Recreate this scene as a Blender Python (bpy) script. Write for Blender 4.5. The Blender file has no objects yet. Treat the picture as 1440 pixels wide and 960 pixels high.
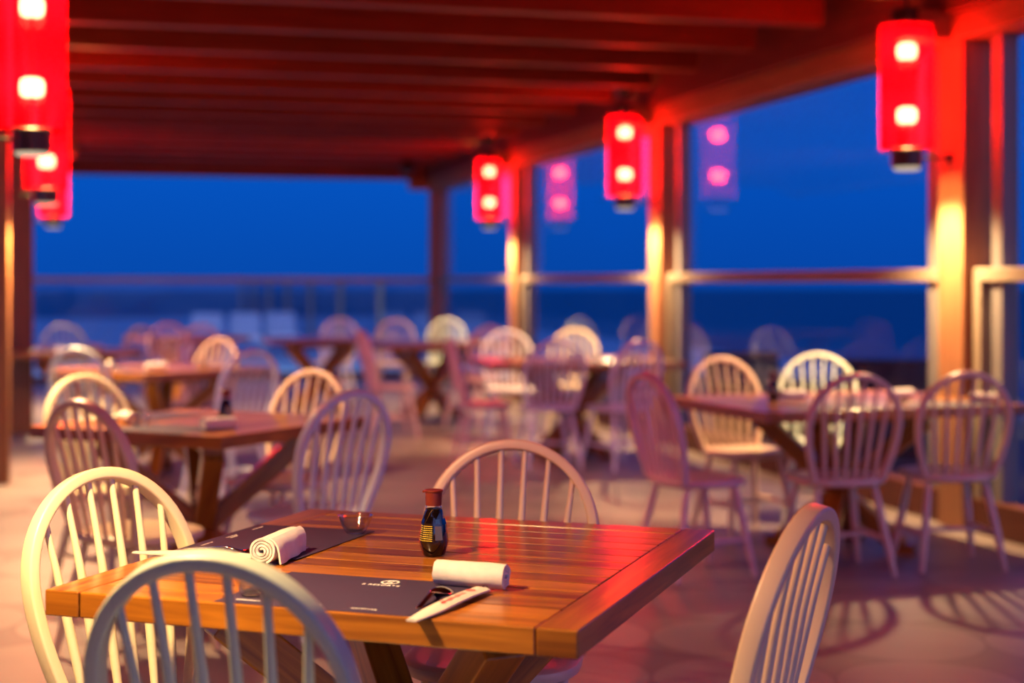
import bpy, bmesh, math, random
from mathutils import Vector, Matrix, noise
random.seed(7)
SC = bpy.context.scene
COL = SC.collection
R = math.radians
F = 2170.0; AX = R(14.84); EYE = 1.34; HOR = 398.0

def cam2room(xc, zc):
    return Vector((xc*math.cos(AX)+zc*math.sin(AX), -xc*math.sin(AX)+zc*math.cos(AX)))
def W(px, py, z):                      # where a sight line meets the level z
    d = (EYE-z)*F/(py-HOR)
    return cam2room((px-720)/F*d, d)
def at(px, d):                         # a floor point at distance d along a sight line
    return cam2room((px-720)/F*d, d)

# ------------------------------------------------------------------ materials
def new_mat(name):
    m = bpy.data.materials.new(name); m.use_nodes = True
    nt = m.node_tree; nt.nodes.clear()
    out = nt.nodes.new('ShaderNodeOutputMaterial')
    return m, nt, out
def N(nt, typ, **kw):
    n = nt.nodes.new(typ)
    for k, v in kw.items(): setattr(n, k, v)
    return n
def pbsdf(nt, out, col=(.5,.5,.5), rough=.5, **kw):
    b = N(nt, 'ShaderNodeBsdfPrincipled')
    b.inputs['Base Color'].default_value = (*col, 1); b.inputs['Roughness'].default_value = rough
    for k, v in kw.items(): b.inputs[k].default_value = v
    nt.links.new(b.outputs[0], out.inputs[0])
    return b
def mottled(name, col, rough=.5, var=.12, scale=9, bump=0.0, bscale=80, **kw):
    m, nt, out = new_mat(name); b = pbsdf(nt, out, col, rough, **kw)
    tc = N(nt, 'ShaderNodeTexCoord'); ns = N(nt, 'ShaderNodeTexNoise')
    ns.inputs['Scale'].default_value = scale; ns.inputs['Detail'].default_value = 4
    nt.links.new(tc.outputs['Object'], ns.inputs['Vector'])
    r = N(nt, 'ShaderNodeValToRGB')
    r.color_ramp.elements[0].position = .3; r.color_ramp.elements[1].position = .7
    r.color_ramp.elements[0].color = (*[c*(1-var) for c in col], 1)
    r.color_ramp.elements[1].color = (*[min(1, c*(1+var)) for c in col], 1)
    nt.links.new(ns.outputs[0], r.inputs[0]); nt.links.new(r.outputs[0], b.inputs['Base Color'])
    if bump:
        n2 = N(nt, 'ShaderNodeTexNoise'); n2.inputs['Scale'].default_value = bscale; n2.inputs['Detail'].default_value = 3
        nt.links.new(tc.outputs['Object'], n2.inputs['Vector'])
        bp = N(nt, 'ShaderNodeBump'); bp.inputs['Strength'].default_value = bump; bp.inputs['Distance'].default_value = .003
        nt.links.new(n2.outputs[0], bp.inputs['Height']); nt.links.new(bp.outputs[0], b.inputs['Normal'])
    return m
def wood(name, dark, light, rough=.35, coat=0.0, isl=.5, gs=26):
    """Grain runs along U (metres); every plank takes its own tone."""
    m, nt, out = new_mat(name); b = pbsdf(nt, out, light, rough)
    b.inputs['Coat Weight'].default_value = coat; b.inputs['Specular IOR Level'].default_value = .5 if coat else .28; b.inputs['Coat Roughness'].default_value = .2
    uv = N(nt, 'ShaderNodeUVMap'); geo = N(nt, 'ShaderNodeNewGeometry')
    add = N(nt, 'ShaderNodeVectorMath', operation='MULTIPLY_ADD')
    comb = N(nt, 'ShaderNodeCombineXYZ')
    nt.links.new(geo.outputs['Random Per Island'], comb.inputs[0]); nt.links.new(geo.outputs['Random Per Island'], comb.inputs[1])
    add.inputs[1].default_value = (37, 53, 0)
    nt.links.new(comb.outputs[0], add.inputs[0]); nt.links.new(uv.outputs[0], add.inputs[2])
    mp = N(nt, 'ShaderNodeMapping'); mp.inputs['Scale'].default_value = (1.6, gs, 1)
    nt.links.new(add.outputs[0], mp.inputs[0])
    n1 = N(nt, 'ShaderNodeTexNoise'); n1.inputs['Scale'].default_value = 1.6; n1.inputs['Detail'].default_value = 6; n1.inputs['Distortion'].default_value = .6
    nt.links.new(mp.outputs[0], n1.inputs['Vector'])
    mx = N(nt, 'ShaderNodeMath', operation='MULTIPLY_ADD'); mx.inputs[1].default_value = isl; 
    nt.links.new(geo.outputs['Random Per Island'], mx.inputs[0])
    sub = N(nt, 'ShaderNodeMath', operation='SUBTRACT'); sub.inputs[1].default_value = isl*.5
    nt.links.new(n1.outputs[0], sub.inputs[0]); nt.links.new(sub.outputs[0], mx.inputs[2])
    r = N(nt, 'ShaderNodeValToRGB'); r.color_ramp.elements[0].position = .22; r.color_ramp.elements[1].position = .74
    r.color_ramp.elements[0].color = (*dark, 1); r.color_ramp.elements[1].color = (*light, 1)
    nt.links.new(mx.outputs[0], r.inputs[0]); nt.links.new(r.outputs[0], b.inputs['Base Color'])
    bp = N(nt, 'ShaderNodeBump'); bp.inputs['Strength'].default_value = .12; bp.inputs['Distance'].default_value = .001
    nt.links.new(n1.outputs[0], bp.inputs['Height']); nt.links.new(bp.outputs[0], b.inputs['Normal'])
    return m
def emitter(name, col, s):
    m, nt, out = new_mat(name); e = N(nt, 'ShaderNodeEmission')
    e.inputs[0].default_value = (*col, 1); e.inputs[1].default_value = s
    nt.links.new(e.outputs[0], out.inputs[0]); return m
def pane_mat(name, tint, ior=5, gain=.75, rough=.01, base=.012):
    m, nt, out = new_mat(name)
    t = N(nt, 'ShaderNodeBsdfTransparent'); t.inputs[0].default_value = (*tint, 1)
    g = N(nt, 'ShaderNodeBsdfGlossy'); g.inputs['Roughness'].default_value = rough
    w = N(nt, 'ShaderNodeLayerWeight'); w.inputs[0].default_value = .5
    f = N(nt, 'ShaderNodeMath', operation='POWER'); f.inputs[1].default_value = ior; nt.links.new(w.outputs['Facing'], f.inputs[0])
    k = N(nt, 'ShaderNodeMath', operation='MULTIPLY_ADD'); k.inputs[1].default_value = gain; k.inputs[2].default_value = base*gain; k.use_clamp = True
    mix = N(nt, 'ShaderNodeMixShader')
    nt.links.new(f.outputs[0], k.inputs[0]); nt.links.new(k.outputs[0], mix.inputs[0])
    nt.links.new(t.outputs[0], mix.inputs[1]); nt.links.new(g.outputs[0], mix.inputs[2]); nt.links.new(mix.outputs[0], out.inputs[0])
    return m
def shade_mat(name):
    m, nt, out = new_mat(name)
    t = N(nt, 'ShaderNodeBsdfTransparent'); t.inputs[0].default_value = (.86, .125, .15, 1)
    s = N(nt, 'ShaderNodeBsdfTranslucent'); s.inputs[0].default_value = (.9, .003, .030, 1)
    d = N(nt, 'ShaderNodeBsdfGlossy'); d.inputs['Roughness'].default_value = .12; d.inputs[0].default_value = (.5, .5, .5, 1)
    m1 = N(nt, 'ShaderNodeMixShader'); m1.inputs[0].default_value = .2
    m2 = N(nt, 'ShaderNodeMixShader'); m2.inputs[0].default_value = .05
    nt.links.new(t.outputs[0], m1.inputs[1]); nt.links.new(s.outputs[0], m1.inputs[2])
    nt.links.new(m1.outputs[0], m2.inputs[1]); nt.links.new(d.outputs[0], m2.inputs[2]); nt.links.new(m2.outputs[0], out.inputs[0])
    return m
def floor_mat():
    m, nt, out = new_mat('stamped_pale_floor'); b = pbsdf(nt, out, (.5,.42,.4), .42)
    geo = N(nt, 'ShaderNodeNewGeometry')
    mp = N(nt, 'ShaderNodeMapping'); mp.inputs['Rotation'].default_value = (0,0,R(20)); mp.inputs['Scale'].default_value = (1/.62,1/.62,0)
    nt.links.new(geo.outputs['Position'], mp.inputs[0])
    fr = N(nt, 'ShaderNodeVectorMath', operation='FRACTION'); nt.links.new(mp.outputs[0], fr.inputs[0])
    sb = N(nt, 'ShaderNodeVectorMath', operation='SUBTRACT'); sb.inputs[1].default_value = (.5,.5,0); nt.links.new(fr.outputs[0], sb.inputs[0])
    ln = N(nt, 'ShaderNodeVectorMath', operation='LENGTH'); nt.links.new(sb.outputs[0], ln.inputs[0])
    r = N(nt, 'ShaderNodeValToRGB')
    e = r.color_ramp.elements
    e[0].position = .0; e[0].color = (.36,.30,.30,1); e[1].position = .485; e[1].color = (.34,.285,.285,1)
    q = e.new(.495); q.color = (.22,.175,.18,1); q = e.new(.53); q.color = (.25,.20,.205,1)
    nt.links.new(ln.outputs['Value'], r.inputs[0])
    ns = N(nt, 'ShaderNodeTexNoise'); ns.inputs['Scale'].default_value = 2.2; ns.inputs['Detail'].default_value = 6
    nt.links.new(geo.outputs['Position'], ns.inputs['Vector'])
    r2 = N(nt, 'ShaderNodeValToRGB'); r2.color_ramp.elements[0].color = (.72,.7,.68,1); r2.color_ramp.elements[1].color = (1.1,1.08,1.06,1)
    nt.links.new(ns.outputs[0], r2.inputs[0])
    mx = N(nt, 'ShaderNodeMix', data_type='RGBA', blend_type='MULTIPLY'); mx.inputs[0].default_value = 1
    nt.links.new(r.outputs[0], mx.inputs[6]); nt.links.new(r2.outputs[0], mx.inputs[7]); nt.links.new(mx.outputs[2], b.inputs['Base Color'])
    n3 = N(nt, 'ShaderNodeTexNoise'); n3.inputs['Scale'].default_value = 30; nt.links.new(geo.outputs['Position'], n3.inputs['Vector'])
    bp = N(nt, 'ShaderNodeBump'); bp.inputs['Strength'].default_value = .15; bp.inputs['Distance'].default_value = .004
    nt.links.new(n3.outputs[0], bp.inputs['Height']); nt.links.new(bp.outputs[0], b.inputs['Normal'])
    return m
def sea_mat():
    m, nt, out = new_mat('dusk_sea'); b = pbsdf(nt, out, (.002,.02,.075), .35)
    geo = N(nt, 'ShaderNodeNewGeometry'); ns = N(nt, 'ShaderNodeTexNoise'); ns.inputs['Scale'].default_value = .35; ns.inputs['Detail'].default_value = 4
    nt.links.new(geo.outputs['Position'], ns.inputs['Vector'])
    bp = N(nt, 'ShaderNodeBump'); bp.inputs['Strength'].default_value = .5; bp.inputs['Distance'].default_value = .6
    nt.links.new(ns.outputs[0], bp.inputs['Height']); nt.links.new(bp.outputs[0], b.inputs['Normal'])
    return m

M = dict(
    table=wood('varnished_teak', (.10,.022,.003), (.46,.165,.014),  .32, .42, .34),
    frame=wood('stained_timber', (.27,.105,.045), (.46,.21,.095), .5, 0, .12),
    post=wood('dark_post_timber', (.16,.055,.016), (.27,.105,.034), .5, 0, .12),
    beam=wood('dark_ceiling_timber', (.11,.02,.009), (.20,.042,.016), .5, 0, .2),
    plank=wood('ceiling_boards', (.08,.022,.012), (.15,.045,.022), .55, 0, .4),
    floor=floor_mat(), sea=sea_mat(),
    terrace=mottled('pale_terrace_tile', (.62,.64,.66), .4, .06, 1.5),
    deck=mottled('dark_outer_deck', (.10,.09,.09), .6, .2, 3),
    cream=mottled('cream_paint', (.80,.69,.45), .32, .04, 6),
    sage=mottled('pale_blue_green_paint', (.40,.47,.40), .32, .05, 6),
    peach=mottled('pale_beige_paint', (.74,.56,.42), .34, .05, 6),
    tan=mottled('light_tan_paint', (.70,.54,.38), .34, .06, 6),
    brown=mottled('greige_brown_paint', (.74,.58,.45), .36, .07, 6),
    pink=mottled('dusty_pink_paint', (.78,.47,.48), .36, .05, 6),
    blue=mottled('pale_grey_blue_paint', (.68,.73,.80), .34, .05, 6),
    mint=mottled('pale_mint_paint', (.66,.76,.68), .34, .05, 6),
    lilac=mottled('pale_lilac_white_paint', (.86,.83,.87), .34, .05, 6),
    alu=mottled('champagne_aluminium', (.30,.235,.17), .5, .05, 5),
    greyalu=mottled('grey_aluminium', (.20,.185,.185), .5, .05, 5),
    black=mottled('black_metal', (.012,.012,.013), .4, .2, 20),
    shade=shade_mat('red_glass'), bulb=emitter('warm_bulb', (1,.60,.20), 640),
    lens=emitter('downlight_lens', (1,.78,.55), .9),
    pane=pane_mat('window_glass', (.93,.95,.97)),
    mat=mottled('indigo_paper', (.030,.020,.062), .6, .06, 14),
    ink=mottled('white_print', (.80,.78,.80), .6, .03), red=mottled('red_print', (.75,.12,.12), .6, .05),
    paper=mottled('white_paper', (.62,.56,.52), .6, .03, 20),
    towel=mottled('white_terry', (.76,.70,.67), .9, .05, 60, .6, 900),
    soy=mottled('dark_soy_glass', (.006,.003,.003), .06, .3, 8, **{'Coat Weight': .6, 'Coat Roughness': .03}),
    cap=mottled('brown_red_plastic', (.16,.022,.014), .35, .1, 30),
    yellow=mottled('yellow_print', (.55,.42,.05), .5, .05), label=mottled('grey_label', (.10,.085,.10), .4, .1),
    bluep=mottled('blue_print', (.02,.06,.22), .4, .1),
    steel=mottled('polished_steel', (.45,.42,.42), .14, .05, 10, Metallic=1.0),
    wicker=mottled('black_wicker', (.015,.015,.018), .6, .3, 60),
    cushion=mottled('white_outdoor_cushion', (.75,.75,.76), .8, .04, 9),
)
M['glass'] = pane_mat('clear_glass', (.95,.955,.96), 2.2, 1.5, .06, .05)

# ------------------------------------------------------------------ mesh helpers
def finish(bm, name, mat, parent=None, smooth=False, loc=None, rz=None):
    me = bpy.data.meshes.new(name)
    bmesh.ops.recalc_face_normals(bm, faces=bm.faces)
    bm.to_mesh(me); bm.free()
    if smooth: me.polygons.foreach_set('use_smooth', [True]*len(me.polygons))
    if smooth == 'auto': me.set_sharp_from_angle(angle=R(38))
    me.materials.append(mat)
    return link(name, me, parent, loc, rz)
def link(name, me, parent=None, loc=None, rz=None):
    o = bpy.data.objects.new(name, me); COL.objects.link(o)
    if parent: o.parent = parent
    if loc is not None: o.location = loc
    if rz is not None: o.rotation_euler = (0,0,rz)
    return o
def tag(o, label, cat, group=None):
    o['label'] = label; o['category'] = cat
    if group: o['group'] = group
    return o
def thing(name, label, cat, loc=(0,0,0), rz=0, group=None):
    o = bpy.data.objects.new(name, None); COL.objects.link(o); o.empty_display_size = .1
    o.location = loc; o.rotation_euler = (0,0,rz)
    return tag(o, label, cat, group)
def struct(o): o['kind'] = 'structure'; return o

def add_box(bm, c, s, axis=None, mat=None, bevel=.0):
    """Box with UVs in metres, U along its longest edge. c centre, s full sizes, mat 4x4 placed afterwards."""
    uvl = bm.loops.layers.uv.verify()
    hx, hy, hz = s[0]/2, s[1]/2, s[2]/2
    P = [(-hx,-hy,-hz),(hx,-hy,-hz),(hx,hy,-hz),(-hx,hy,-hz),(-hx,-hy,hz),(hx,-hy,hz),(hx,hy,hz),(-hx,hy,hz)]
    la = axis if axis is not None else max(range(3), key=lambda i: s[i])
    tmp = bmesh.new(); ul = tmp.loops.layers.uv.verify()
    vs = [tmp.verts.new(p) for p in P]
    for f in ((3,2,1,0),(4,5,6,7),(0,1,5,4),(1,2,6,5),(2,3,7,6),(3,0,4,7)): tmp.faces.new([vs[i] for i in f])
    if bevel:
        bmesh.ops.bevel(tmp, geom=tmp.edges[:], offset=bevel, segments=2, affect='EDGES', profile=.5)
    tmp.normal_update()
    o1, o2 = [i for i in range(3) if i != la]
    M4 = mat or Matrix()
    T = Matrix.Translation(Vector(c))
    vm = {}
    for v in tmp.verts: vm[v] = bm.verts.new(M4 @ (T @ v.co))
    for f in tmp.faces:
        nf = bm.faces.new([vm[v] for v in f.verts])
        for lp, lq in zip(f.loops, nf.loops):
            p = lp.vert.co
            lq[uvl].uv = (p[la], p[o1]+p[o2]*1.0) if abs(f.normal[la]) < .9 else (p[o1]*.2, p[o2])
    tmp.free()
def bar(bm, a, b, w, h, up=(0,0,1), bevel=.004):
    a, b = Vector(a), Vector(b); d = b-a; L = d.length; x = d.normalized(); u = Vector(up)
    y = u.cross(x).normalized(); z = x.cross(y)
    m4 = Matrix((x, y, z)).transposed().to_4x4(); m4.translation = (a+b)/2
    add_box(bm, (0,0,0), (L, w, h), 0, m4, bevel)
def sweep(bm, path, radii, seg=10, caps=True):
    """Round rod along a path with a radius at each point."""
    rings = []; n = len(path); path = [Vector(p) for p in path]
    t0 = (path[1]-path[0]).normalized()
    ref = Vector((0,0,1)) if abs(t0.z) < .9 else Vector((1,0,0))
    u = t0.cross(ref).normalized()
    for i, p in enumerate(path):
        t = (path[min(i+1,n-1)]-path[max(i-1,0)]).normalized()
        u = (u - t*u.dot(t)).normalized(); v = t.cross(u)
        r = radii[i] if isinstance(radii, (list, tuple)) else radii
        rings.append([bm.verts.new(p+u*math.cos(2*math.pi*k/seg)*r+v*math.sin(2*math.pi*k/seg)*r) for k in range(seg)])
    for a, b in zip(rings, rings[1:]):
        for k in range(seg): bm.faces.new((a[k], a[(k+1)%seg], b[(k+1)%seg], b[k]))
    if caps: bm.faces.new(rings[0]); bm.faces.new(rings[-1])
def lathe(bm, prof, seg=32, c=(0,0,0), rot=0):
    rings = []
    for r, z in prof:
        if r < 1e-6: rings.append([bm.verts.new((c[0], c[1], c[2]+z))])
        else: rings.append([bm.verts.new((c[0]+r*math.cos(rot+2*math.pi*k/seg), c[1]+r*math.sin(rot+2*math.pi*k/seg), c[2]+z)) for k in range(seg)])
    for a, b in zip(rings, rings[1:]):
        for k in range(seg):
            q = [a[k % len(a)], a[(k+1) % len(a)], b[(k+1) % len(b)], b[k % len(b)]]
            q2 = []
            for v in q:
                if v not in q2: q2.append(v)
            if len(q2) > 2:
                try: bm.faces.new(q2)
                except ValueError: pass

# ------------------------------------------------------------------ chairs
SEAT = .45; RAKE = R(14)
def hoop_xy(t):                        # t 0..1 along the bent hoop, x and height along the raked plane
    if t < .24: k = t/.24; return (-.160-.056*math.sin(k*math.pi/2), .270*k)
    if t > .76: k = (1-t)/.24; return (.160+.056*math.sin(k*math.pi/2), .270*k)
    a = math.pi*(1-(t-.24)/.52); return (.216*math.cos(a), .270+.229*math.sin(a))
def back_pt(x, h, off=0.0):
    bow = -.020*(1-(x/.17)**2) if abs(x) < .17 else 0
    bow *= max(0, 1-h/.3)
    return Vector((x, -.150+bow-math.sin(RAKE)*h-math.cos(RAKE)*off, SEAT-.012+math.cos(RAKE)*h))
def mesh_from(bm, name, smooth='auto'):
    me = bpy.data.meshes.new(name); bmesh.ops.recalc_face_normals(bm, faces=bm.faces); bm.to_mesh(me); bm.free()
    me.polygons.foreach_set('use_smooth', [True]*len(me.polygons))
    if smooth == 'auto': me.set_sharp_from_angle(angle=R(40))
    return me
def chair_meshes():
    out = []
    bm = bmesh.new()                   # saddle seat
    def outline(th):
        c, s = math.cos(th), math.sin(th); e = 2/2.7
        x = .215*math.copysign(abs(c)**e, c); y = .205*math.copysign(abs(s)**e, s)
        return x*(1+.05*s), y
    prof = [(.25,-.013),(.55,-.011),(.82,-.002),(.93,0),(.985,-.006),(1,-.016),(.985,-.028),(.90,-.038),(.5,-.040)]
    n = 48; rings = [[bm.verts.new((outline(2*math.pi*k/n)[0]*s, outline(2*math.pi*k/n)[1]*s, SEAT+z)) for k in range(n)] for s, z in prof]
    for a, b in zip(rings, rings[1:]):
        for k in range(n): bm.faces.new((a[k], a[(k+1)%n], b[(k+1)%n], b[k]))
    bm.faces.new(rings[0]); bm.faces.new(rings[-1])
    out.append(('seat', mesh_from(bm, 'seat')))
    bm = bmesh.new()                   # bent hoop: flat rounded section
    sec = []
    for (cx, cy, a0) in ((.0075,.0135,0),(-.0075,.0135,90),(-.0075,-.0135,180),(.0075,-.0135,270)):
        for k in range(4): a = R(a0+30*k); sec.append((cx+.0055*math.cos(a), cy+.0055*math.sin(a)))
    K = 56; nrm = Vector((0, -math.cos(RAKE), -math.sin(RAKE))); rings = []
    for i in range(K+1):
        t = i/K; p = back_pt(*hoop_xy(t)); t0, t1 = max(0,t-.01), min(1,t+.01)
        tg = (back_pt(*hoop_xy(t1))-back_pt(*hoop_xy(t0))); tg -= nrm*tg.dot(nrm); tg.normalize()
        u = tg.cross(nrm)
        rings.append([bm.verts.new(p+u*a+nrm*b) for a, b in sec])
    m = len(sec)
    for a, b in zip(rings, rings[1:]):
        for k in range(m): bm.faces.new((a[k], a[(k+1)%m], b[(k+1)%m], b[k]))
    bm.faces.new(rings[0]); bm.faces.new(rings[-1])
    out.append(('hoop', mesh_from(bm, 'hoop')))
    for i in range(6):                 # spindles
        xb = (-1+2*i/5)*.118; xt = (-1+2*i/5)*.158
        ht = .270+.229*math.sqrt(1-(xt/.216)**2)-.004
        bm = bmesh.new(); pts = []; rad = []
        for j in range(9):
            s = j/8; pts.append(back_pt(xb+(xt-xb)*s, ht*s)); rad.append(.0075+.0035*math.sin(math.pi*min(1, s*1.15+.08))**1)
        sweep(bm, pts, rad, 10); out.append(('spindle', mesh_from(bm, 'spindle')))
    legs = {}
    for sx in (-1, 1):
        for sy in (-1, 1):
            a = Vector((sx*.135, sy*.125, SEAT-.03)); b = Vector((sx*.20, sy*(.195 if sy > 0 else .215), 0)); legs[sx, sy] = (a, b)
            bm = bmesh.new(); sweep(bm, [a.lerp(b, k/10) for k in range(11)], [.012+.0065*math.sin(math.pi*min(1,k/10*1.05))**.8 if k else .012 for k in range(11)], 12)
            out.append(('leg', mesh_from(bm, 'leg')))
    mids = []
    for sx in (-1, 1):
        p, q = [legs[sx, sy][0].lerp(legs[sx, sy][1], .60) for sy in (-1, 1)]; mids.append((p+q)/2)
        bm = bmesh.new(); sweep(bm, [p.lerp(q, k/6) for k in range(7)], [.008,.010,.0125,.0135,.0125,.010,.008], 10); out.append(('stretcher', mesh_from(bm, 'stretcher')))
    bm = bmesh.new(); sweep(bm, [mids[0].lerp(mids[1], k/6) for k in range(7)], [.008,.010,.012,.0125,.012,.010,.008], 10); out.append(('stretcher', mesh_from(bm, 'stretcher')))
    return out
BASE = chair_meshes(); CH = {}
def chair(px, py, phi, col, label, group=None):
    """px,py: where the top of its hoop is sighted; phi: heading it faces, clockwise from the line of sight."""
    if col not in CH:
        CH[col] = []
        for nme, me in BASE:
            c = me.copy(); c.materials.append(M[col]); CH[col].append((nme, c))
    h = W(px, py, .938); fa = R(phi)+AX; d = Vector((math.sin(fa), math.cos(fa)))
    o = h + d*.27
    t = thing('windsor_chair', label, 'chair', (o.x, o.y, 0), -fa, group)
    for nme, me in CH[col]: link(nme, me, t)
    return t

# ------------------------------------------------------------------ tables
def table(name_label, cx, cy, rz, sx, sy, group=None):
    t = thing('dining_table', name_label, 'table', (cx, cy, 0), rz, group)
    bm = bmesh.new(); bw = .078; th = .05; z = .75-th/2
    g = .0025
    for s in (-1, 1): add_box(bm, (s*(sx/2-bw/2), 0, z), (bw-g, sy, th), 1, bevel=.003)
    for s in (-1, 1): add_box(bm, (0, s*(sy/2-bw/2), z), (sx-2*bw-g, bw-g, th), 0, bevel=.003)
    n = 12; iw = (sy-2*bw)/n
    for i in range(n):
        add_box(bm, (0, -sy/2+bw+iw*(i+.5), z-.0005), (sx-2*bw-g*1.5, iw-g, th-.001), 0, bevel=.0025)
    add_box(bm, (0,0,z-.004), (sx-.1, sy-.1, th-.014), 0)
    finish(bm, 'tabletop', M['table'], t)
    for s in (-1, 1):
        bm = bmesh.new(); a = R(45*s)
        L = .44; bar(bm, (-L*math.cos(a), -L*math.sin(a), .675+.0*s), (L*math.cos(a), L*math.sin(a), .675), .085, .05 if s > 0 else .048)
        finish(bm, 'support_rail', M['table'], t)
    for k in range(4):
        a = R(45+90*k); d = Vector((math.cos(a), math.sin(a), 0)); bm = bmesh.new()
        top = d*.42+Vector((0,0,.655)); bot = -d*.34+Vector((0,0,.0))
        # straight brace from under the top, through the crossing, to the floor on the other side
        bar(bm, top+(top-bot)*.01, bot+(top-bot)*.045, .085, .085, up=(-d.y, d.x, 0), bevel=.005)
        foot = bot+(top-bot)*.03
        add_box(bm, (0,0,0), (.12,.085,.05), 0, Matrix.Translation((foot.x, foot.y, .026)) @ Matrix.Rotation(a,4,'Z'), .004)
        finish(bm, 'leg', M['table'], t)
    return t

# ------------------------------------------------------------------ tableware
def place(cx, cy, rz, lx, ly, z=.75):
    c, s = math.cos(rz), math.sin(rz); return (cx+c*lx-s*ly, cy+s*lx+c*ly, z)
def towel(loc, rz, label, group=None, loop=False, L=.143, tail=False, size=1.0):
    t = thing('rolled_towel', label, 'towel', loc, rz, group); t.scale = (size,)*3
    bm = bmesh.new(); turns = 3.6; r0, r1 = .0045, .0255; th = .0042; K = 90; NS = 14
    def sp(s, off):
        a = s*turns*2*math.pi; r = r0+(r1-r0)*s+off; return (r*math.cos(a+.6), r*math.sin(a+.6)*.94)
    outer = [sp(i/K, th/2) for i in range(K+1)]; inner = [sp(i/K, -th/2) for i in range(K+1)]
    if tail:
        x, y = outer[-1]; 
    poly = outer+inner[::-1]
    zc = .0262
    rings = []
    for j in range(NS+1):
        xx = -L/2+L*j/NS; ring = []
        for (py, pz) in poly:
            q = Vector((xx*9, py*22, pz*22)); w = noise.noise(q*1.2)*.0034 + noise.noise(q*3.1)*.0010
            r = math.hypot(py, pz); k = 1+w*min(1,r/.014)/max(r,.005)
            z2 = pz*k+zc
            z2 = max(z2, .0012+.12*max(0,0-z2))
            sag = 1+.03*math.sin(math.pi*j/NS)
            ring.append(bm.verts.new((xx+ (noise.noise(Vector((py*90,pz*90,j*.01)))*.003 if j in (0,NS) else 0), py*k*sag, z2)))
        rings.append(ring)
    m = len(poly)
    for a, b in zip(rings, rings[1:]):
        for k in range(m): bm.faces.new((a[k], a[(k+1)%m], b[(k+1)%m], b[k]))
    for ring in (rings[0], rings[-1]):
        for i in range(K): bm.faces.new((ring[i], ring[i+1], ring[m-2-i], ring[m-1-i]))
    finish(bm, 'roll', M['towel'], t, 'auto')
    if tail:                            # the free edge hanging down beside the roll
        bm = bmesh.new(); prof = [(.012,.0490),(.021,.0440),(.0275,.034),(.0305,.022),(.032,.010),(.0335,.0022)]
        rings = []
        for j in range(NS+1):
            xx = -L/2+.003+(L-.004)*j/NS; sh = .004*math.sin(j*.9)*.5; rr = []
            for i, (y, z) in enumerate(prof): rr.append(bm.verts.new((xx, -(y+sh*i/5-.010*i/5*(j/NS)), z)))
            for i, (y, z) in reversed(list(enumerate(prof))): rr.append(bm.verts.new((xx, -(y+.0036+sh*i/5-.010*i/5*(j/NS)), max(z+.001,.0012))))
            rings.append(rr)
        m = len(rings[0])
        for a, b in zip(rings, rings[1:]):
            for k in range(m): bm.faces.new((a[k], a[(k+1)%m], b[(k+1)%m], b[k]))
        bm.faces.new(rings[0]); bm.faces.new(rings[-1])
        finish(bm, 'flap', M['towel'], t, 'auto')
    if loop:
        bm = bmesh.new(); pts = [(L/2-.006+.015*(1-math.cos(a)), -.020+.0055*math.sin(a), .0060+.001*math.cos(a)) for a in [2*math.pi*k/20 for k in range(21)]]
        sweep(bm, pts, .0011, 8); finish(bm, 'hanging_loop', M['towel'], t, True)
    return t
def bowl(loc, label, group=None, r=.042, h=.042):
    bm = bmesh.new()
    pr = [(0,.0),(r*.50,.0),(r*.56,.003),(r*.78,h*.45),(r*.97,h*.93),(r,h),(r*.985,h+.001),(r*.955,h),(r*.93,h*.93),(r*.735,h*.47),(r*.50,.008),(r*.35,.006),(0,.006)]
    lathe(bm, pr, 40); o = finish(bm, 'glass_bowl', M['glass'], None, True, loc)
    return tag(o, label, 'bowl', group)
SOY = {}
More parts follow.
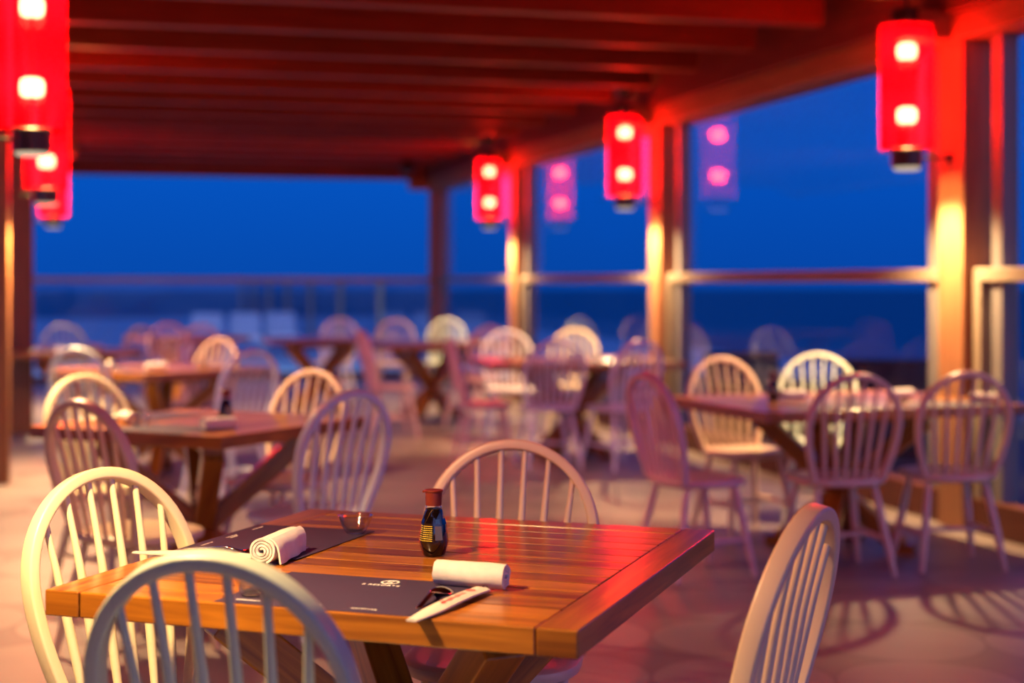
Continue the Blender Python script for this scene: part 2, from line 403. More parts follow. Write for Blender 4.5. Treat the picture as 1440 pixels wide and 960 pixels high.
def soy_bottle(loc, rz, label, group=None):
    t = thing('soy_sauce_bottle', label, 'bottle', loc, rz, group)
    prof = [(0,0),(.0225,0),(.0250,.0025),(.0332,.031),(.0282,.068),(.0215,.092),(.0180,.1010)]
    nseg = 8; rot = R(22.5)
    def rad(h):
        for (r0,h0),(r1,h1) in zip(prof[1:], prof[2:]):
            if h0 <= h <= h1: return r0+(r1-r0)*(h-h0)/(h1-h0)
    def fp(f, s, h, off=.0003):        # a point on facet f
        r = rad(h)+off; a = rot+2*math.pi*f/nseg; b = a+2*math.pi/nseg
        p = Vector((r*math.cos(a), r*math.sin(a), h)); q = Vector((r*math.cos(b), r*math.sin(b), h)); return p.lerp(q, s)
    if not SOY:
        bm = bmesh.new(); lathe(bm, prof, nseg, rot=rot)
        bmesh.ops.bevel(bm, geom=[e for e in bm.edges if len(e.link_faces) == 2], offset=.0012, segments=2, affect='EDGES')
        SOY['body'] = mesh_from(bm, 'body'); SOY['body'].materials.append(M['soy'])
        bm = bmesh.new(); lathe(bm, [(.0178,.1005),(.0186,.1035),(.0176,.106),(.0165,.1085),(0,.1085)], 28)
        SOY['neck'] = mesh_from(bm, 'neck'); SOY['neck'].materials.append(M['glass'])
        bm = bmesh.new(); lathe(bm, [(0,.1082),(.0172,.1082),(.0176,.110),(.0186,.136),(.0200,.1375),(.0203,.1405),(.019,.142),(0,.142)], 28)
        add_box(bm, (0,0,0), (.009,.012,.005), 0, Matrix.Translation((-.0205,0,.1375)) @ Matrix.Rotation(R(-12),4,'Y'), .001)
        SOY['cap'] = mesh_from(bm, 'cap'); SOY['cap'].materials.append(M['cap'])
        rnd = random.Random(3)
        def quads(f, rows, s0, s1):
            bm = bmesh.new()
            for h, hh, full in rows:
                s = s0
                while s < s1-.05:
                    w = min(s1-s, rnd.uniform(.07,.2) if not full else s1-s0)
                    bm.faces.new([bm.verts.new(fp(f, a, b)) for a, b in ((s,h),(s+w,h),(s+w,h+hh),(s,h+hh))]); s += w+.035
            return bm
        bm = quads(5, [(.034+.0044*i, .0019, False) for i in range(8)], .04, .98)
        bm2 = quads(4, [(.034+.0044*i, .0019, False) for i in range(8)], .3, .98); t2 = mesh_from(bm2, 'label_text'); bm.from_mesh(t2)
        SOY['label_text'] = mesh_from(bm, 'label_text'); SOY['label_text'].materials.append(M['yellow'])
        bm = quads(6, [(.036, .030, True)], .25, .92)
        SOY['back_label'] = mesh_from(bm, 'back_label'); SOY['back_label'].materials.append(M['label'])
        bm = quads(6, [(.071, .009, True)], .3, .8)
        SOY['blue_mark'] = mesh_from(bm, 'blue_mark'); SOY['blue_mark'].materials.append(M['bluep'])
    for k, me in SOY.items(): link(k, me, t)
    return t
def text_mesh(s, size, shear=0.0, spacing=1.0):
    cu = bpy.data.curves.new('lettering', 'FONT'); cu.body = s; cu.size = size; cu.align_x = 'CENTER'; cu.align_y = 'CENTER'
    cu.shear = shear; cu.space_character = spacing; cu.extrude = .00015; cu.offset = size*.012
    o = bpy.data.objects.new('lettering', cu); COL.objects.link(o)
    dg = bpy.context.evaluated_depsgraph_get(); me = bpy.data.meshes.new_from_object(o.evaluated_get(dg))
    bpy.data.objects.remove(o); return me
def placemat(loc, rz, label, group=None, printed=True, logo=True, w=.405, d=.31):
    t = thing('placemat', label, 'placemat', loc, rz, group)
    bm = bmesh.new(); nx, ny = 12, 8
    def zz(i, j): return .0006+.0012*max(0, i/nx-.7)*max(0, j/ny-.5)*6
    V = [[[bm.verts.new((-w/2+w*i/nx, -d/2+d*j/ny, zz(i,j)+k*.0005)) for j in range(ny+1)] for i in range(nx+1)] for k in (0,1)]
    for i in range(nx):
        for j in range(ny):
            bm.faces.new((V[1][i][j], V[1][i+1][j], V[1][i+1][j+1], V[1][i][j+1])); bm.faces.new((V[0][i][j+1], V[0][i+1][j+1], V[0][i+1][j], V[0][i][j]))
    for i in range(nx):
        for j in (0, ny): bm.faces.new((V[0][i][j], V[0][i+1][j], V[1][i+1][j], V[1][i][j]))
    for j in range(ny):
        for i in (0, nx): bm.faces.new((V[0][i][j], V[0][i][j+1], V[1][i][j+1], V[1][i][j]))
    finish(bm, 'sheet', M['mat'], t, 'auto')
    if printed:
        z = .0018
        me = text_mesh('S RESORTS' if logo else ' ', .0150, 0, 1.12); me.materials.append(M['ink']); o = link('printed_lettering', me, t, (.028, d/2-.070, z)); 
        bm = bmesh.new()               # ring emblem with an S-shaped band
        def band(pts, wd):
            L = []
            for i, p in enumerate(pts):
                q = Vector(pts[min(i+1,len(pts)-1)])-Vector(pts[max(i-1,0)]); nrm = Vector((-q.y, q.x)).normalized()*wd/2
                L.append((bm.verts.new((p[0]+nrm.x, p[1]+nrm.y, 0)), bm.verts.new((p[0]-nrm.x, p[1]-nrm.y, 0))))
            for a, b in zip(L, L[1:]): bm.faces.new((a[0], a[1], b[1], b[0]))
        band([(.0165*math.cos(R(a)), .0165*math.sin(R(a))) for a in range(-20, 171, 10)], .0046)
        band([(.0165*math.cos(R(a)), .0165*math.sin(R(a))) for a in range(160, 351, 10)], .0046)
        band([(.0058*math.cos(R(a)), .0052+.0052*math.sin(R(a))) for a in range(20, 271, 15)]+[(.0058*math.cos(R(a)), -.0052+.0052*math.sin(R(a))) for a in range(90, -161, -15)], .0042)
        if logo: finish(bm, 'printed_emblem', M['ink'], t, False, (.034, d/2-.038, z))
        else: bm.free(); bpy.data.objects.remove(o)
        rnd = random.Random(5)
        for cx, rows in ((-.145, 1), (-.02, 2), (.055+.035, 1)):
            bm = bmesh.new()
            for r in range(rows):
                x = -.026+.006*r*2
                while x < .024-.004*r:
                    wd = rnd.uniform(.003,.007); hh = rnd.uniform(.0035,.006)
                    bm.faces.new([bm.verts.new((x+a, r*.0085+b+a*.1, 0)) for a, b in ((0,0),(wd,0),(wd+.001,hh),(.001,hh))]); x += wd+.0018
            finish(bm, 'small_print', M['ink'], t, False, (cx, -d/2+.025, z))
    return t
def spoon(loc, rz, label, group=None):
    bm = bmesh.new(); L = .185; rows = []
    st = []
    for k in range(29):
        s = k/28; x = s*L
        if s < .30: q = s/.30; w = .0215*math.sqrt(max(0,1-(1-q*1.06)**2)) if q < .94 else None
        if s < .02: w = .004
        elif s < .30: q = (s-.0)/.33; w = .026*math.sin(math.pi*min(1,q)**.82)**.7
        else: w = .0045+.002*(s-.3)+max(0,.006*(1-(s-.3)/.06))
        dz = .0
        cup = .011*math.sin(math.pi*min(1,s/.30)) if s < .30 else 0
        base = .0018+.012*max(0, min(1,(s-.22)/.25))-.010*max(0,(s-.5)/.5)
        st.append((x, max(w,.003), cup, base))
    rings = []
    for x, w, cup, base in st:
        ring = []
        for j in range(7):
            u = -1+2*j/6; ring.append(bm.verts.new((x, u*w, base+cup*(1-u*u))))
        for j in range(6,-1,-1):
            u = -1+2*j/6; ring.append(bm.verts.new((x, u*w, base+cup*(1-u*u)-.0012)))
        rings.append(ring)
    for a, b in zip(rings, rings[1:]):
        for k in range(14): bm.faces.new((a[k], a[(k+1)%14], b[(k+1)%14], b[k]))
    bm.faces.new(rings[0]); bm.faces.new(rings[-1])
    return tag(finish(bm, 'spoon', M['steel'], None, True, loc, rz), label, 'spoon', group)
def chopsticks(loc, rz, label, group=None, printed=True, L=.285):
    t = thing('chopstick_sleeve', label, 'chopsticks', loc, rz, group)
    bm = bmesh.new(); w = .037; h = .0062
    secs = []
    for k in range(15):
        s = k/14; x = -L/2+L*s; ww = w*(1 if s < .72 else 1-.45*(s-.72)/.28); hh = h*(1 if s < .75 else 1-.55*(s-.75)/.25); lift = .004+.002*math.sin(s*5)
        secs.append([bm.verts.new((x, a*ww/2, lift+b)) for a, b in ((-1,0),(-.8,-.0012),(.8,-.0012),(1,0),(1,hh*.5),(.55,hh),(-.55,hh),(-1,hh*.5))])
    for a, b in zip(secs, secs[1:]):
        for k in range(8): bm.faces.new((a[k], a[(k+1)%8], b[(k+1)%8], b[k]))
    bm.faces.new(secs[0]); bm.faces.new(secs[-1])
    finish(bm, 'paper_sleeve', M['paper'], t, 'auto')
    if printed:
        bm = bmesh.new(); rnd = random.Random(9)
        def q(x, y, a, b, z=.0126): bm.faces.new([bm.verts.new((x+i*a, y+j*b, z)) for i, j in ((-.5,-.5),(.5,-.5),(.5,.5),(-.5,.5))])
        for k in range(9): q(-.065+.011*k, rnd.uniform(-.002,.002), .0075, .011)
        finish(bm, 'red_print', M['red'], t)
        bm = bmesh.new(); lathe(bm, [(0,.0),(.0098,.0)], 20); finish(bm, 'red_seal', M['red'], t, False, (-.095,0,.0126))
    for s in (-1, 1):
        bm = bmesh.new(); sweep(bm, [(-L/2-.016, s*.004, .007), (-L/2+.06, s*.004, .007)], [.0028,.0032], 8); finish(bm, 'chopstick', M['black'], t, True)
    return t

# ------------------------------------------------------------------ lanterns
LAN = {}
BOT = 1.955                             # underside of the lanterns
def lantern_meshes():
    bm = bmesh.new()
    for r in (.146,):                   # red glass tube, open at both ends
        seg = 48; z0, z1 = BOT+.112, BOT+.785
        lathe(bm, [(r-.004,z0),(r,z0),(r,z0+.02),(r,z1-.02),(r,z1),(r-.004,z1),(r-.004,z1-.02),(r-.004,z0+.02),(r-.004,z0)], seg)
    LAN['shade'] = mesh_from(bm, 'shade'); LAN['shade'].materials.append(M['shade'])
    def lm(name, prof, mat, seg=32):
        bm = bmesh.new(); lathe(bm, prof, seg); LAN[name] = mesh_from(bm, name); LAN[name].materials.append(M[mat])
    lm('bottom_cap', [(0,BOT+.016),(.078,BOT+.016),(.084,BOT+.02),(.084,BOT+.112),(.078,BOT+.118),(0,BOT+.118)], 'black')
    lm('top_cap', [(0,BOT+.78),(.076,BOT+.78),(.084,BOT+.787),(.084,BOT+.87),(.076,BOT+.877),(.02,BOT+.885),(0,BOT+.885)], 'black')
    lm('lens', [(0,BOT),(.06,BOT),(.07,BOT+.004),(.072,BOT+.0155),(0,BOT+.0155)], 'lens')
    lm('inner_stem', [(0,BOT+.115),(.011,BOT+.115),(.011,BOT+.785),(0,BOT+.785)], 'black', 12)
    lm('hanging_rod', [(0,BOT+.88),(.010,BOT+.88),(.010,3.12),(0,3.12)], 'black', 12)
    lm('ceiling_mount', [(0,2.90),(.045,2.90),(.06,2.92),(.125,3.09),(.13,3.13),(0,3.13)], 'black')
    for i, zc in enumerate((BOT+.300, BOT+.650)):
        lm('bulb%d' % i, [(0,zc-.044),(.03,zc-.043),(.046,zc-.036),(.052,zc-.014),(.052,zc+.016),(.046,zc+.032),(.03,zc+.040),(0,zc+.041)], 'bulb', 20)
lantern_meshes()
def lantern(u, v, side, label, zoff=0.0, power=430, cone=152):
    t = thing('hanging_lantern', label, 'lantern', (u, v, zoff), 0, 'red glass lanterns along the posts')
    for k, me in LAN.items():
        link('bulb' if k.startswith('bulb') else k, me, t)
    bm = bmesh.new(); sweep(bm, [(side*.07,0,BOT+.07),(side*.30,0,BOT+.07)], .0095, 12)
    lathe(bm, [(0,0),(.035,0),(.035,.05),(0,.05)], 20, (side*.275,0,BOT+.045))
    finish(bm, 'wall_arm', M['black'], t, 'auto')
    if not power: return t
    L = bpy.data.lights.new('downlight', 'SPOT'); L.energy = power; L.color = (1,.63,.28); L.spot_size = R(cone); L.spot_blend = .9; L.shadow_soft_size = .035
    o = bpy.data.objects.new('downlight', L); COL.objects.link(o); o.parent = t; o.location = (0,0,BOT-.03)
    return t

# ------------------------------------------------------------------ the room
UL, UR = -.58, 4.50                     # inner faces of the two rows of posts
VR = [2.75, 7.45, 12.15, 16.85]         # right posts
VL = [2.62, 6.95, 10.8, 16.6]           # left posts
VE = 21.4
bm = bmesh.new(); add_box(bm, (-.25, 6.0, -.06), (10.5, 32.0, .12), 1); struct(finish(bm, 'floor', M['floor']))
bm = bmesh.new(); add_box(bm, (2.0, 42.0, -.07), (20.0, 40.0, .1), 1); struct(finish(bm, 'terrace_floor', M['terrace'])).name = 'trim_90'
bm = bmesh.new(); add_box(bm, (7.0, 9.5, -.10), (4.0, 25.0, .1), 1); struct(finish(bm, 'trim_91', M['deck']))
bm = bmesh.new()
nb = 45
for i in range(nb):
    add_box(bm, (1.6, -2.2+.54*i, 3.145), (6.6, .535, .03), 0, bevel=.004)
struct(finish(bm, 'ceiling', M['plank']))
tn = [0]
def trim(bm, mat='beam'):
    tn[0] += 1; return struct(finish(bm, 'trim_%d' % tn[0], M[mat]))
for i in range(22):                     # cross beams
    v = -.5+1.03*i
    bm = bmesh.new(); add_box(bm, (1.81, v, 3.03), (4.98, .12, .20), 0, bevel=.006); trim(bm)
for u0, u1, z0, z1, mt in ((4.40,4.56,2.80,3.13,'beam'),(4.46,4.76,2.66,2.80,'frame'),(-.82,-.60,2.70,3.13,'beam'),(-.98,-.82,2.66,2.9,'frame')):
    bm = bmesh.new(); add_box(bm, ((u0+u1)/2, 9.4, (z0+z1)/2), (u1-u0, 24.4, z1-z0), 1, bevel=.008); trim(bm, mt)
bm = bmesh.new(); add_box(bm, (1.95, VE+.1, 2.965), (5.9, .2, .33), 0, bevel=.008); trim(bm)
for v in VR+[VE]:
    bm = bmesh.new(); add_box(bm, (UR+.10, v+.13, 1.33), (.20, .26, 2.66), 2, bevel=.008); trim(bm, 'frame')
    bm = bmesh.new(); add_box(bm, (UR-.10, v+.13, 2.745), (.42, .16, .17), 0, bevel=.02); trim(bm, 'frame')
for v in VL+[14.4]:
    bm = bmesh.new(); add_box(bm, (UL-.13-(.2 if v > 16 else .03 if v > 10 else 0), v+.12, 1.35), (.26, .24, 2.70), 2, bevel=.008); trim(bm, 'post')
    bm = bmesh.new(); add_box(bm, (UL+.10, v+.13, 2.745), (.42, .16, .17), 0, bevel=.02); trim(bm, 'frame')
bm = bmesh.new()
for i in range(20): add_box(bm, (-2.3, -8.0+.7*i+.35, 1.55), (.10,.695,3.2), 2, bevel=.004)
struct(finish(bm, 'wall_sky_blocker', M['beam']))  # unseen wall added to keep sky light out on the left
# glazing between the right-hand posts
ends = [-6.6,-1.95]+VR+[VE]
for i, (v0, v1) in enumerate(zip(ends, ends[1:])):
    a, c = v0+.26, v1
    w = thing('window_%d' % (i+1), '', '', (0,0,0)); del w['label'], w['category']; struct(w)
    bm = bmesh.new()
    for vv in (a+.20, c-.20): add_box(bm, (4.63, vv, 1.36), (.10, .10, 2.60), 2, bevel=.004)
    finish(bm, 'jamb', M['greyalu'], w)
    bm = bmesh.new()
    for vv in (a+.05, c-.05): add_box(bm, (4.585, vv, .735), (.07, .085, 1.27), 2, bevel=.004)
    finish(bm, 'stile', M['alu'], w)
    bm = bmesh.new(); add_box(bm, (4.60, (a+c)/2, 1.385), (.09, c-a, .075), 1, bevel=.006); finish(bm, 'mid_rail', M['alu'], w)
    bm = bmesh.new(); add_box(bm, (4.62, (a+c)/2, .09), (.16, c-a, .18), 1, bevel=.006); finish(bm, 'sill', M['plank'], w)
    bm = bmesh.new(); add_box(bm, (4.655, (a+c)/2, 2.03), (.008, c-a-.01, 1.24), 1); finish(bm, 'upper_pane', M['pane'], w)
    bm = bmesh.new(); add_box(bm, (4.63, (a+c)/2, .765), (.008, c-a-.11, 1.19), 1); finish(bm, 'lower_pane', M['pane'], w)
# far opening: waist-high glazing with a top rail
w = thing('window_10', '', '', (0,0,0)); del w['label'], w['category']; struct(w)
bm = bmesh.new(); add_box(bm, (1.75, VE+.1, 1.385), (5.5, .09, .075), 0, bevel=.006); finish(bm, 'top_rail', M['alu'], w)
bm = bmesh.new(); add_box(bm, (1.75, VE+.1, .05), (5.5, .10, .10), 0, bevel=.006); finish(bm, 'sill', M['plank'], w)
bm = bmesh.new(); add_box(bm, (1.75, VE+.1, .725), (5.5, .008, 1.24), 0); finish(bm, 'lower_pane', M['pane'], w)

# lanterns
lantern(4.235, VR[0]+.13, 1, 'red lantern outside the frame on the right-hand post nearest the viewer', 0, 0)
lantern(4.235, VR[1]+.13, 1, 'red glass lantern high on the right, in front of the nearest bright post', 0, 430, 132)
lantern(4.235, VR[2]+.13, 1, 'red glass lantern beside the middle post of the windows, second on the right')
lantern(4.235, VR[3]+.13, 1, 'smallest red lantern of the right row, beside the farthest lit post')
lantern(-.32, VL[0]+.1, -1, 'red lantern outside the frame above the cream chair on the left', -.03, 400, 146)
lantern(-.30, VL[1]+.1, -1, 'big red lantern at the top left corner, cut by the frame', -.06, 430, 150)
lantern(-.37, VL[2]+.1, -1, 'red lantern partly hidden behind the big one at the left edge', -.09, 720)
lantern(-.50, VL[3]+.1, -1, 'farthest red lantern on the left, lowest of the overlapping three', -.04, 650)
bm = bmesh.new(); lathe(bm, [(0,0),(.05,0),(.10,.03),(.11,.09),(.09,.15),(.03,.17),(0,.17)], 24); 
p = at(573, 20.3)
tag(finish(bm, 'ceiling_speaker', M['black'], None, True, (p.x, p.y, 2.78)), 'small round black speaker under the far beam by the corner post', 'speaker')

# ------------------------------------------------------------------ main table
TX, TY, TH = .652, 3.273, R(-34.07)
table('large square wooden table in the foreground with planked top', TX, TY, TH, 1.075, 1.13)
def P(lx, ly, z=.75): return place(TX, TY, TH, lx, ly, z)
chair(139, 656, 126, 'cream', 'cream hoop-back chair at the left corner of the foreground table')
chair(290, 773, 15, 'sage', 'pale blue-green chair in the very front, its back to the viewer')
chair(722, 616.5, 190, 'peach', 'beige chair behind the foreground table, facing the viewer')
chair(1146, 708, 297, 'tan', 'tan chair seen edge-on at the right of the foreground table')
placemat(P(.033,-.405), TH, 'indigo placemat at the front edge of the foreground table, emblem up')
placemat(P(-.378,.078), TH-R(90), 'dark indigo placemat at the left edge of the foreground table under the folded towel', logo=False)
towel(P(.232,-.272), TH+R(1), 'white rolled towel by the soy bottle, lying on the front placemat corner')
towel(P(-.272,-.115), TH+R(96), 'white rolled towel with spiral end towards the viewer and a loop, on the left placemat', loop=True, tail=True, L=.155, size=1.14)
soy_bottle(P(.029,.032), TH-R(5), 'soy sauce bottle with brown cap and yellow label text on the foreground table')
bowl(P(-.253,.236,.7516), 'clear glass bowl near the far edge of the foreground table')
bowl(P(-.128,-.485,.7516), 'clear glass bowl behind the front chair hoop, on the front placemat')
spoon(P(.197,-.325,.7515), TH-R(83), 'dark steel spoon beside the white sleeve, in front of the towel')
chopsticks(P(.258,-.462,.7515), TH-R(95)+R(0), 'white paper chopstick sleeve with red print poking over the front table edge')
spoon(P(-.32,-.085,.7515), TH-R(172), 'dark spoon on the left placemat, mostly behind the front chair')
chopsticks(P(-.448,-.165,.7515), TH-R(176), 'white chopstick sleeve at the left table edge, behind the front chair hoop')

# ------------------------------------------------------------------ other tables
def cam_rot(phi): return R(phi)-AX      # heading of a table edge, anticlockwise from the picture's horizontal
def tbl(px, d, phi, sx, sy, label, items=()):
    c = at(px, d); rz = cam_rot(phi)
    table(label, c.x, c.y, rz, sx, sy)
    for it in items:
        k, lx, ly, r, lab = it[:5]; q = place(c.x, c.y, rz, lx, ly, .7502)
        if k == 't': towel(q, rz+R(r), lab)
        elif k == 'b': bowl(q, lab)
        elif k == 's': soy_bottle(q, rz+R(r), lab)
        elif k == 'p': placemat((q[0],q[1],.75), rz+R(r), lab, printed=False)
        elif k == 'c': chopsticks(q, rz+R(r), lab, printed=False)
tbl(285, 6.6, 62, 1.0, 1.0, 'square wooden table behind the cream chair, second of the left row', [
    ('p', -.345,-.1, -90, 'indigo placemat on the second left table, on its nearest corner side'),
    ('p', .1,.35, 180, 'indigo placemat on the far side of the second left table'),
    ('t', -.22,.22, 60, 'white rolled towel at the middle of the second left table, lying across'),
    ('t', -.27,-.30, -20, 'white rolled towel at the near corner of the second left table, below the soy bottle'),
    ('c', -.1,.44, 160, 'white chopstick sleeve left of the towels on the second left table'),
    ('s', -.02,-.14, 0, 'soy bottle standing on the second left table'),
    ('b', -.32,.06, 0, 'glass bowl on the second left table between the two towels'),
    ('b', -.12,-.20, 0, 'glass bowl right beside the soy bottle of the second left table')])
P3 = Vector((1.155, 7.03)); e1 = Vector((math.cos(R(19)), math.sin(R(19)))); e2 = Vector((-e1.y, e1.x))
cc = P3+e1*.72+e2*.56
tbl(720+cc.x/cc.y*F, cc.y, 19, 1.44, 1.12, 'long wooden table by the right-hand window, two chairs in front', [
    ('p', -.25,-.40, 0, 'placemat on the right-hand table behind the left of its two near chairs'),
    ('p', .35,-.40, 0, 'placemat on the right-hand table behind the right of its two near chairs'),
    ('t', -.20,.12, 5, 'white rolled towel beside the soy bottle on the right-hand table'),
    ('t', .36,.0, 10, 'white rolled towel near the bright post on the right-hand table'),
    ('t', .58,-.40, -60, 'white rolled towel on the near right end of the right-hand table'),
    ('s', -.33,.08, 0, 'soy bottle on the long right-hand table, in front of the mint chair'),
    ('b', -.12,-.30, 0, 'glass bowl on the right-hand table behind the left near chair'),
    ('b', .12,-.36, 0, 'glass bowl on the right-hand table between the two near chairs'),
    ('b', .38,-.18, 0, 'glass bowl on the right-hand table in front of the bright post')])
tbl(226, 10.8, 50, 1.1, 1.1, 'square wooden table with crossed legs, third of the left row', [
    ('p', -.345,-.05, -90, 'placemat on the third table of the left row'),
    ('t', -.30,.16, 60, 'left of the two white rolled towels on the third left table'),
    ('t', -.22,-.24, -20, 'right of the two white rolled towels on the third left table'),
    ('b', -.40,-.02, 0, 'glass bowl between the towels on the third left table'),
    ('b', .10,-.34, 0, 'glass bowl towards the right corner of the third left table')])
tbl(108, 13.7, 14.84, 1.1, 1.1, 'wooden table by the left posts, behind the pale hoop chairs', [
    ('t', -.25,-.25, 20, 'brightly lit white towel on the table by the left posts'),
    ('t', .15,.0, 10, 'white towel on the right half of the table by the left posts')])
tbl(262, 17.3, 30, 1.1, 1.1, 'far wooden table hidden behind the reddish chairs on the left')
tbl(449, 16.5, 14.84, 1.1, 1.1, 'dark wooden table with crossed legs standing alone against the blue terrace')
tbl(805, 11.9, 12, 1.5, 1.1, 'wooden table in front of the two middle posts, by the windows', [
    ('t', -.05,-.30, 15, 'white towel at the middle of the table by the middle posts'),
    ('t', .45,-.10, 0, 'white towel towards the right end of the table by the middle posts'),
    ('b', .10,-.36, 0, 'glass bowl left of centre on the table by the middle posts'),
    ('b', .35,-.40, 0, 'glass bowl right of centre on the table by the middle posts'),
    ('b', .55,.15, 0, 'glass bowl at the right end of the table by the middle posts'),
    ('b', -.55,-.20, 0, 'glass bowl at the left end of the table by the middle posts')])
tbl(608, 15.5, 20, 1.4, 1.1, 'far wooden table below the corner post, ringed by pink and beige chairs', [
    ('t', .45,.0, 15, 'white towel at the right end of the far table below the corner post'),
    ('b', .35,-.30, 0, 'glass bowl at the right end of the far table below the corner post')])

# chairs of the other tables: hoop top px, py, heading, paint, label
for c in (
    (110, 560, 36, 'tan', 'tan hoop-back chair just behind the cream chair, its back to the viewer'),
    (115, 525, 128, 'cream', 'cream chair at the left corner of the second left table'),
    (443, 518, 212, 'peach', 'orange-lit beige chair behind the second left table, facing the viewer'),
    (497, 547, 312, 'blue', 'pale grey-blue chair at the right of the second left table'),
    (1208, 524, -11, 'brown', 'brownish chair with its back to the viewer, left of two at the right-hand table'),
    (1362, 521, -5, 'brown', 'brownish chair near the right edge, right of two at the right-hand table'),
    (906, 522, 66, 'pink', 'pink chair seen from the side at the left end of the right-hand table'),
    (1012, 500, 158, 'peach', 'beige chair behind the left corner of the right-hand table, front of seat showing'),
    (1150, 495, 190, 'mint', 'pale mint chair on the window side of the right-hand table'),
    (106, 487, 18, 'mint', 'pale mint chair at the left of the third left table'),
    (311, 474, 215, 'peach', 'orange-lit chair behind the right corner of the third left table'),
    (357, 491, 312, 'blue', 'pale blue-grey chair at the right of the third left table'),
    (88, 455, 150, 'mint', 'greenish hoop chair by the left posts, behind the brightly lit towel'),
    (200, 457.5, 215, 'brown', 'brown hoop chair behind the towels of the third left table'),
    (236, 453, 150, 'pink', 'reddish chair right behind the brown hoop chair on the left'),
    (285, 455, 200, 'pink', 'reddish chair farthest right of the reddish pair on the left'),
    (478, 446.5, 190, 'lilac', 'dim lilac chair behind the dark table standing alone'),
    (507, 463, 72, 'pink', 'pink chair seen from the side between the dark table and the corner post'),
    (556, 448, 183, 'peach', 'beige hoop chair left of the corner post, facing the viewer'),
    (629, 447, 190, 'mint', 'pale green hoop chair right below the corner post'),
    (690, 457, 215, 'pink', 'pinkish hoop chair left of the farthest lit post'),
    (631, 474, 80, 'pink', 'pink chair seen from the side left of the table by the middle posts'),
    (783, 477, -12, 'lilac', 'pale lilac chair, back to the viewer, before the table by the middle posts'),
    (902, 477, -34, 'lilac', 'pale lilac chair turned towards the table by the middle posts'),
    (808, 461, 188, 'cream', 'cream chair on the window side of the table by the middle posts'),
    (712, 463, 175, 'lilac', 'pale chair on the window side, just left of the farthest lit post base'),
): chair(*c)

# ------------------------------------------------------------------ outside
bm = bmesh.new(); add_box(bm, (0, 3000, -25), (9000, 7000, .5), 1)
o = finish(bm, 'sea', M['sea']); tag(o, 'dark blue sea at dusk reaching to the horizon', 'sea'); o['kind'] = 'structure'
rail = thing('terrace_balustrade', 'glass balustrade with pale uprights around the far terrace', 'railing', (4.6, VE+.4, 0))
for k in range(7):
    bm = bmesh.new(); add_box(bm, (0, 4.6*(k+1)-.2, .69), (.10, .10, 1.38), 2, bevel=.004); finish(bm, 'upright', M['alu'], rail)
bm = bmesh.new(); add_box(bm, (0, 16.2, 1.385), (.09, 32.4, .05), 1, bevel=.004); finish(bm, 'handrail', M['alu'], rail)
bm = bmesh.new(); add_box(bm, (0, 16.2, .72), (.012, 32.3, 1.25), 1); finish(bm, 'pane', M['pane'], rail)
bm = bmesh.new(); add_box(bm, (-4.9, 32.4, 1.385), (9.8, .09, .05), 0, bevel=.004); finish(bm, 'handrail', M['alu'], rail)
bm = bmesh.new(); add_box(bm, (-4.9, 32.4, .72), (9.7, .012, 1.25), 0); finish(bm, 'pane', M['pane'], rail)
def lounger(px, d, phi, label):
    c = at(px, d); t = thing('sun_lounger', label, 'sun lounger', (c.x, c.y, -.02), cam_rot(phi), 'sun loungers on the far terrace')
    bm = bmesh.new()
    for s in (-1, 1): add_box(bm, (0, s*.31, .28), (1.95,.05,.06), 0, bevel=.004)
    for s in (-1, 1): add_box(bm, (s*.95, 0, .28), (.05,.62,.06), 1, bevel=.004)
    finish(bm, 'frame', M['cushion'], t)
    for sx in (-.8,.8):
        for sy in (-.3,.3): bm = bmesh.new(); add_box(bm, (sx, sy, .13), (.05,.05,.26), 2, bevel=.003); finish(bm, 'leg', M['cushion'], t)
    bm = bmesh.new(); add_box(bm, (-.32, 0, .36), (1.3,.6,.1), 0, bevel=.03); finish(bm, 'mattress', M['cushion'], t, 'auto')
    bm = bmesh.new(); add_box(bm, (0,0,0), (.75,.6,.1), 0, Matrix.Translation((.62,0,.54)) @ Matrix.Rotation(R(-32),4,'Y'), .03); finish(bm, 'backrest', M['cushion'], t, 'auto')
lounger(345, 30, 100, 'pale sun lounger on the far terrace, left of the dark lone table')
lounger(395, 30.5, 100, 'pale sun lounger on the far terrace, just beside the dark lone table')
lounger(290, 29.5, 100, 'pale sun lounger on the far terrace, behind the reddish chairs')
def armchair(px, d, phi, label):
    c = at(px, d); t = thing('outdoor_armchair', label, 'armchair', (c.x, c.y, -.05), cam_rot(phi), 'dark armchairs outside the window')
    bm = bmesh.new(); add_box(bm, (0,0,.20), (.62,.62,.36), 2, bevel=.03); finish(bm, 'base', M['wicker'], t, 'auto')
    bm = bmesh.new(); add_box(bm, (0,.0,.41), (.56,.56,.08), 0, bevel=.03); finish(bm, 'seat_cushion', M['wicker'], t, 'auto')
    for s in (-1, 1): bm = bmesh.new(); add_box(bm, (s*.33,0,.44), (.09,.66,.22), 1, bevel=.03); finish(bm, 'armrest', M['wicker'], t, 'auto')
    bm = bmesh.new(); add_box(bm, (0,0,0), (.72,.09,.5), 2, Matrix.Translation((0,.33,.54)) @ Matrix.Rotation(R(-12),4,'X'), .03); finish(bm, 'backrest', M['wicker'], t, 'auto')
armchair(1072, 13.2, 20, 'dark armchair outside the glass, between the beige and mint chairs')
armchair(1248, 12.6, 165, 'dark armchair outside the glass, right of the mint chair')

for u in (.6, 2.6):                     # added cool fill for the terrace, beyond the far beam, no fixtures
    L = bpy.data.lights.new('terrace_fill_light', 'SPOT'); L.energy = 330; L.color = (.36,.62,1); L.spot_size = R(150); L.spot_blend = .9; L.shadow_soft_size = .06
    o = bpy.data.objects.new('terrace_fill_light', L); COL.objects.link(o); o.location = (u, VE+.5, 2.75); o.rotation_euler = (R(35),0,0)
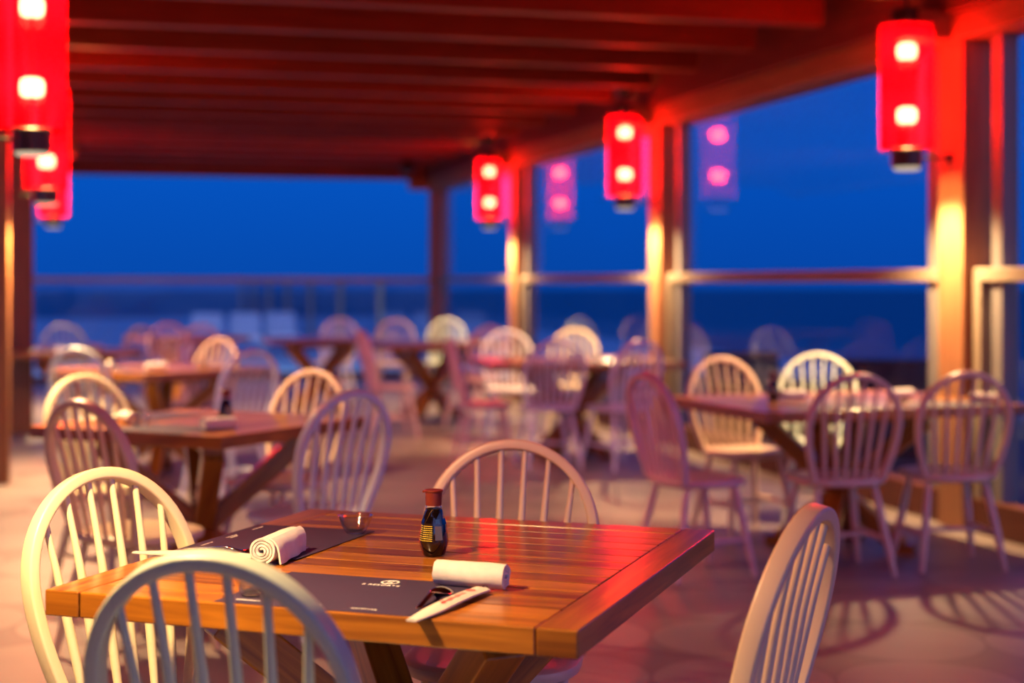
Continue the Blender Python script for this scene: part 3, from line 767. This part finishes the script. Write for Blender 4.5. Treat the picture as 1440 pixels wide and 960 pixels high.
# ------------------------------------------------------------------ sky, camera, output
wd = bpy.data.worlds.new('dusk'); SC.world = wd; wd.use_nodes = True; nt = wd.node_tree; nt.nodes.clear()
out = nt.nodes.new('ShaderNodeOutputWorld'); bg = nt.nodes.new('ShaderNodeBackground'); tc = nt.nodes.new('ShaderNodeTexCoord')
sx = nt.nodes.new('ShaderNodeSeparateXYZ'); rp = nt.nodes.new('ShaderNodeValToRGB')
nt.links.new(tc.outputs['Generated'], sx.inputs[0]); nt.links.new(sx.outputs[2], rp.inputs[0]); nt.links.new(rp.outputs[0], bg.inputs[0]); nt.links.new(bg.outputs[0], out.inputs[0])
e = rp.color_ramp.elements
e[0].position = 0; e[0].color = (.0015,.060,.37,1); e[1].position = .09; e[1].color = (.001,.082,.50,1)
q = e.new(.35); q.color = (.002,.065,.40,1); q = e.new(1); q.color = (.004,.035,.22,1)
bg.inputs[1].default_value = 1.45
# lilac fill glow added to the unseen sky behind the viewer, for chair backs
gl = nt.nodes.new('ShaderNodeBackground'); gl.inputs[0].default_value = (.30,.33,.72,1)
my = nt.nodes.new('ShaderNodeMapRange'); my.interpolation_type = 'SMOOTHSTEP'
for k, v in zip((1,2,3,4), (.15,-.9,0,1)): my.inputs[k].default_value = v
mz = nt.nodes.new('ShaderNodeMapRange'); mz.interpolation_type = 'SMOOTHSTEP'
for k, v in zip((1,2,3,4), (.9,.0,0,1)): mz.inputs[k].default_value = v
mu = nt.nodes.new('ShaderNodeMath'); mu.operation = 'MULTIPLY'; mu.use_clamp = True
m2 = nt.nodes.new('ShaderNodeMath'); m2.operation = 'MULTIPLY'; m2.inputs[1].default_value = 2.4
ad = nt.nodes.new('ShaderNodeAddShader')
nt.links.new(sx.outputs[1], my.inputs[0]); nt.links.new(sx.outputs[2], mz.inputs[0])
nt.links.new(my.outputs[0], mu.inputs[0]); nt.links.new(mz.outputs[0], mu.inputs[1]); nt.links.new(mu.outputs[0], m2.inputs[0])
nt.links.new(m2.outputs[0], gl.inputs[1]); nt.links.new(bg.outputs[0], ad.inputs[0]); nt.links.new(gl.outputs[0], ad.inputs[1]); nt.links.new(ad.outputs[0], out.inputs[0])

cd = bpy.data.cameras.new('camera'); co = bpy.data.objects.new('camera', cd); COL.objects.link(co)
co.location = (0,0,EYE); co.rotation_euler = (R(90), 0, -AX)
cd.sensor_width = 36; cd.lens = F/1440*36; cd.shift_y = -(480-HOR)/1440
cd.clip_end = 20000; cd.clip_start = .05
cd.dof.use_dof = True; cd.dof.focus_distance = 3.28; cd.dof.aperture_fstop = 1.75
SC.camera = co
SC.view_settings.view_transform = 'Standard'; SC.view_settings.look = 'None'; SC.view_settings.gamma = 1; SC.view_settings.exposure = -0.38
SC.view_settings.use_curve_mapping = False
cy = SC.cycles
cy.use_denoising = True; cy.denoiser = 'OPENIMAGEDENOISE'
cy.max_bounces = 8; cy.diffuse_bounces = 3; cy.glossy_bounces = 4; cy.transmission_bounces = 8; cy.transparent_max_bounces = 16
cy.caustics_reflective = False; cy.caustics_refractive = False; cy.sample_clamp_indirect = 6; cy.use_light_tree = True
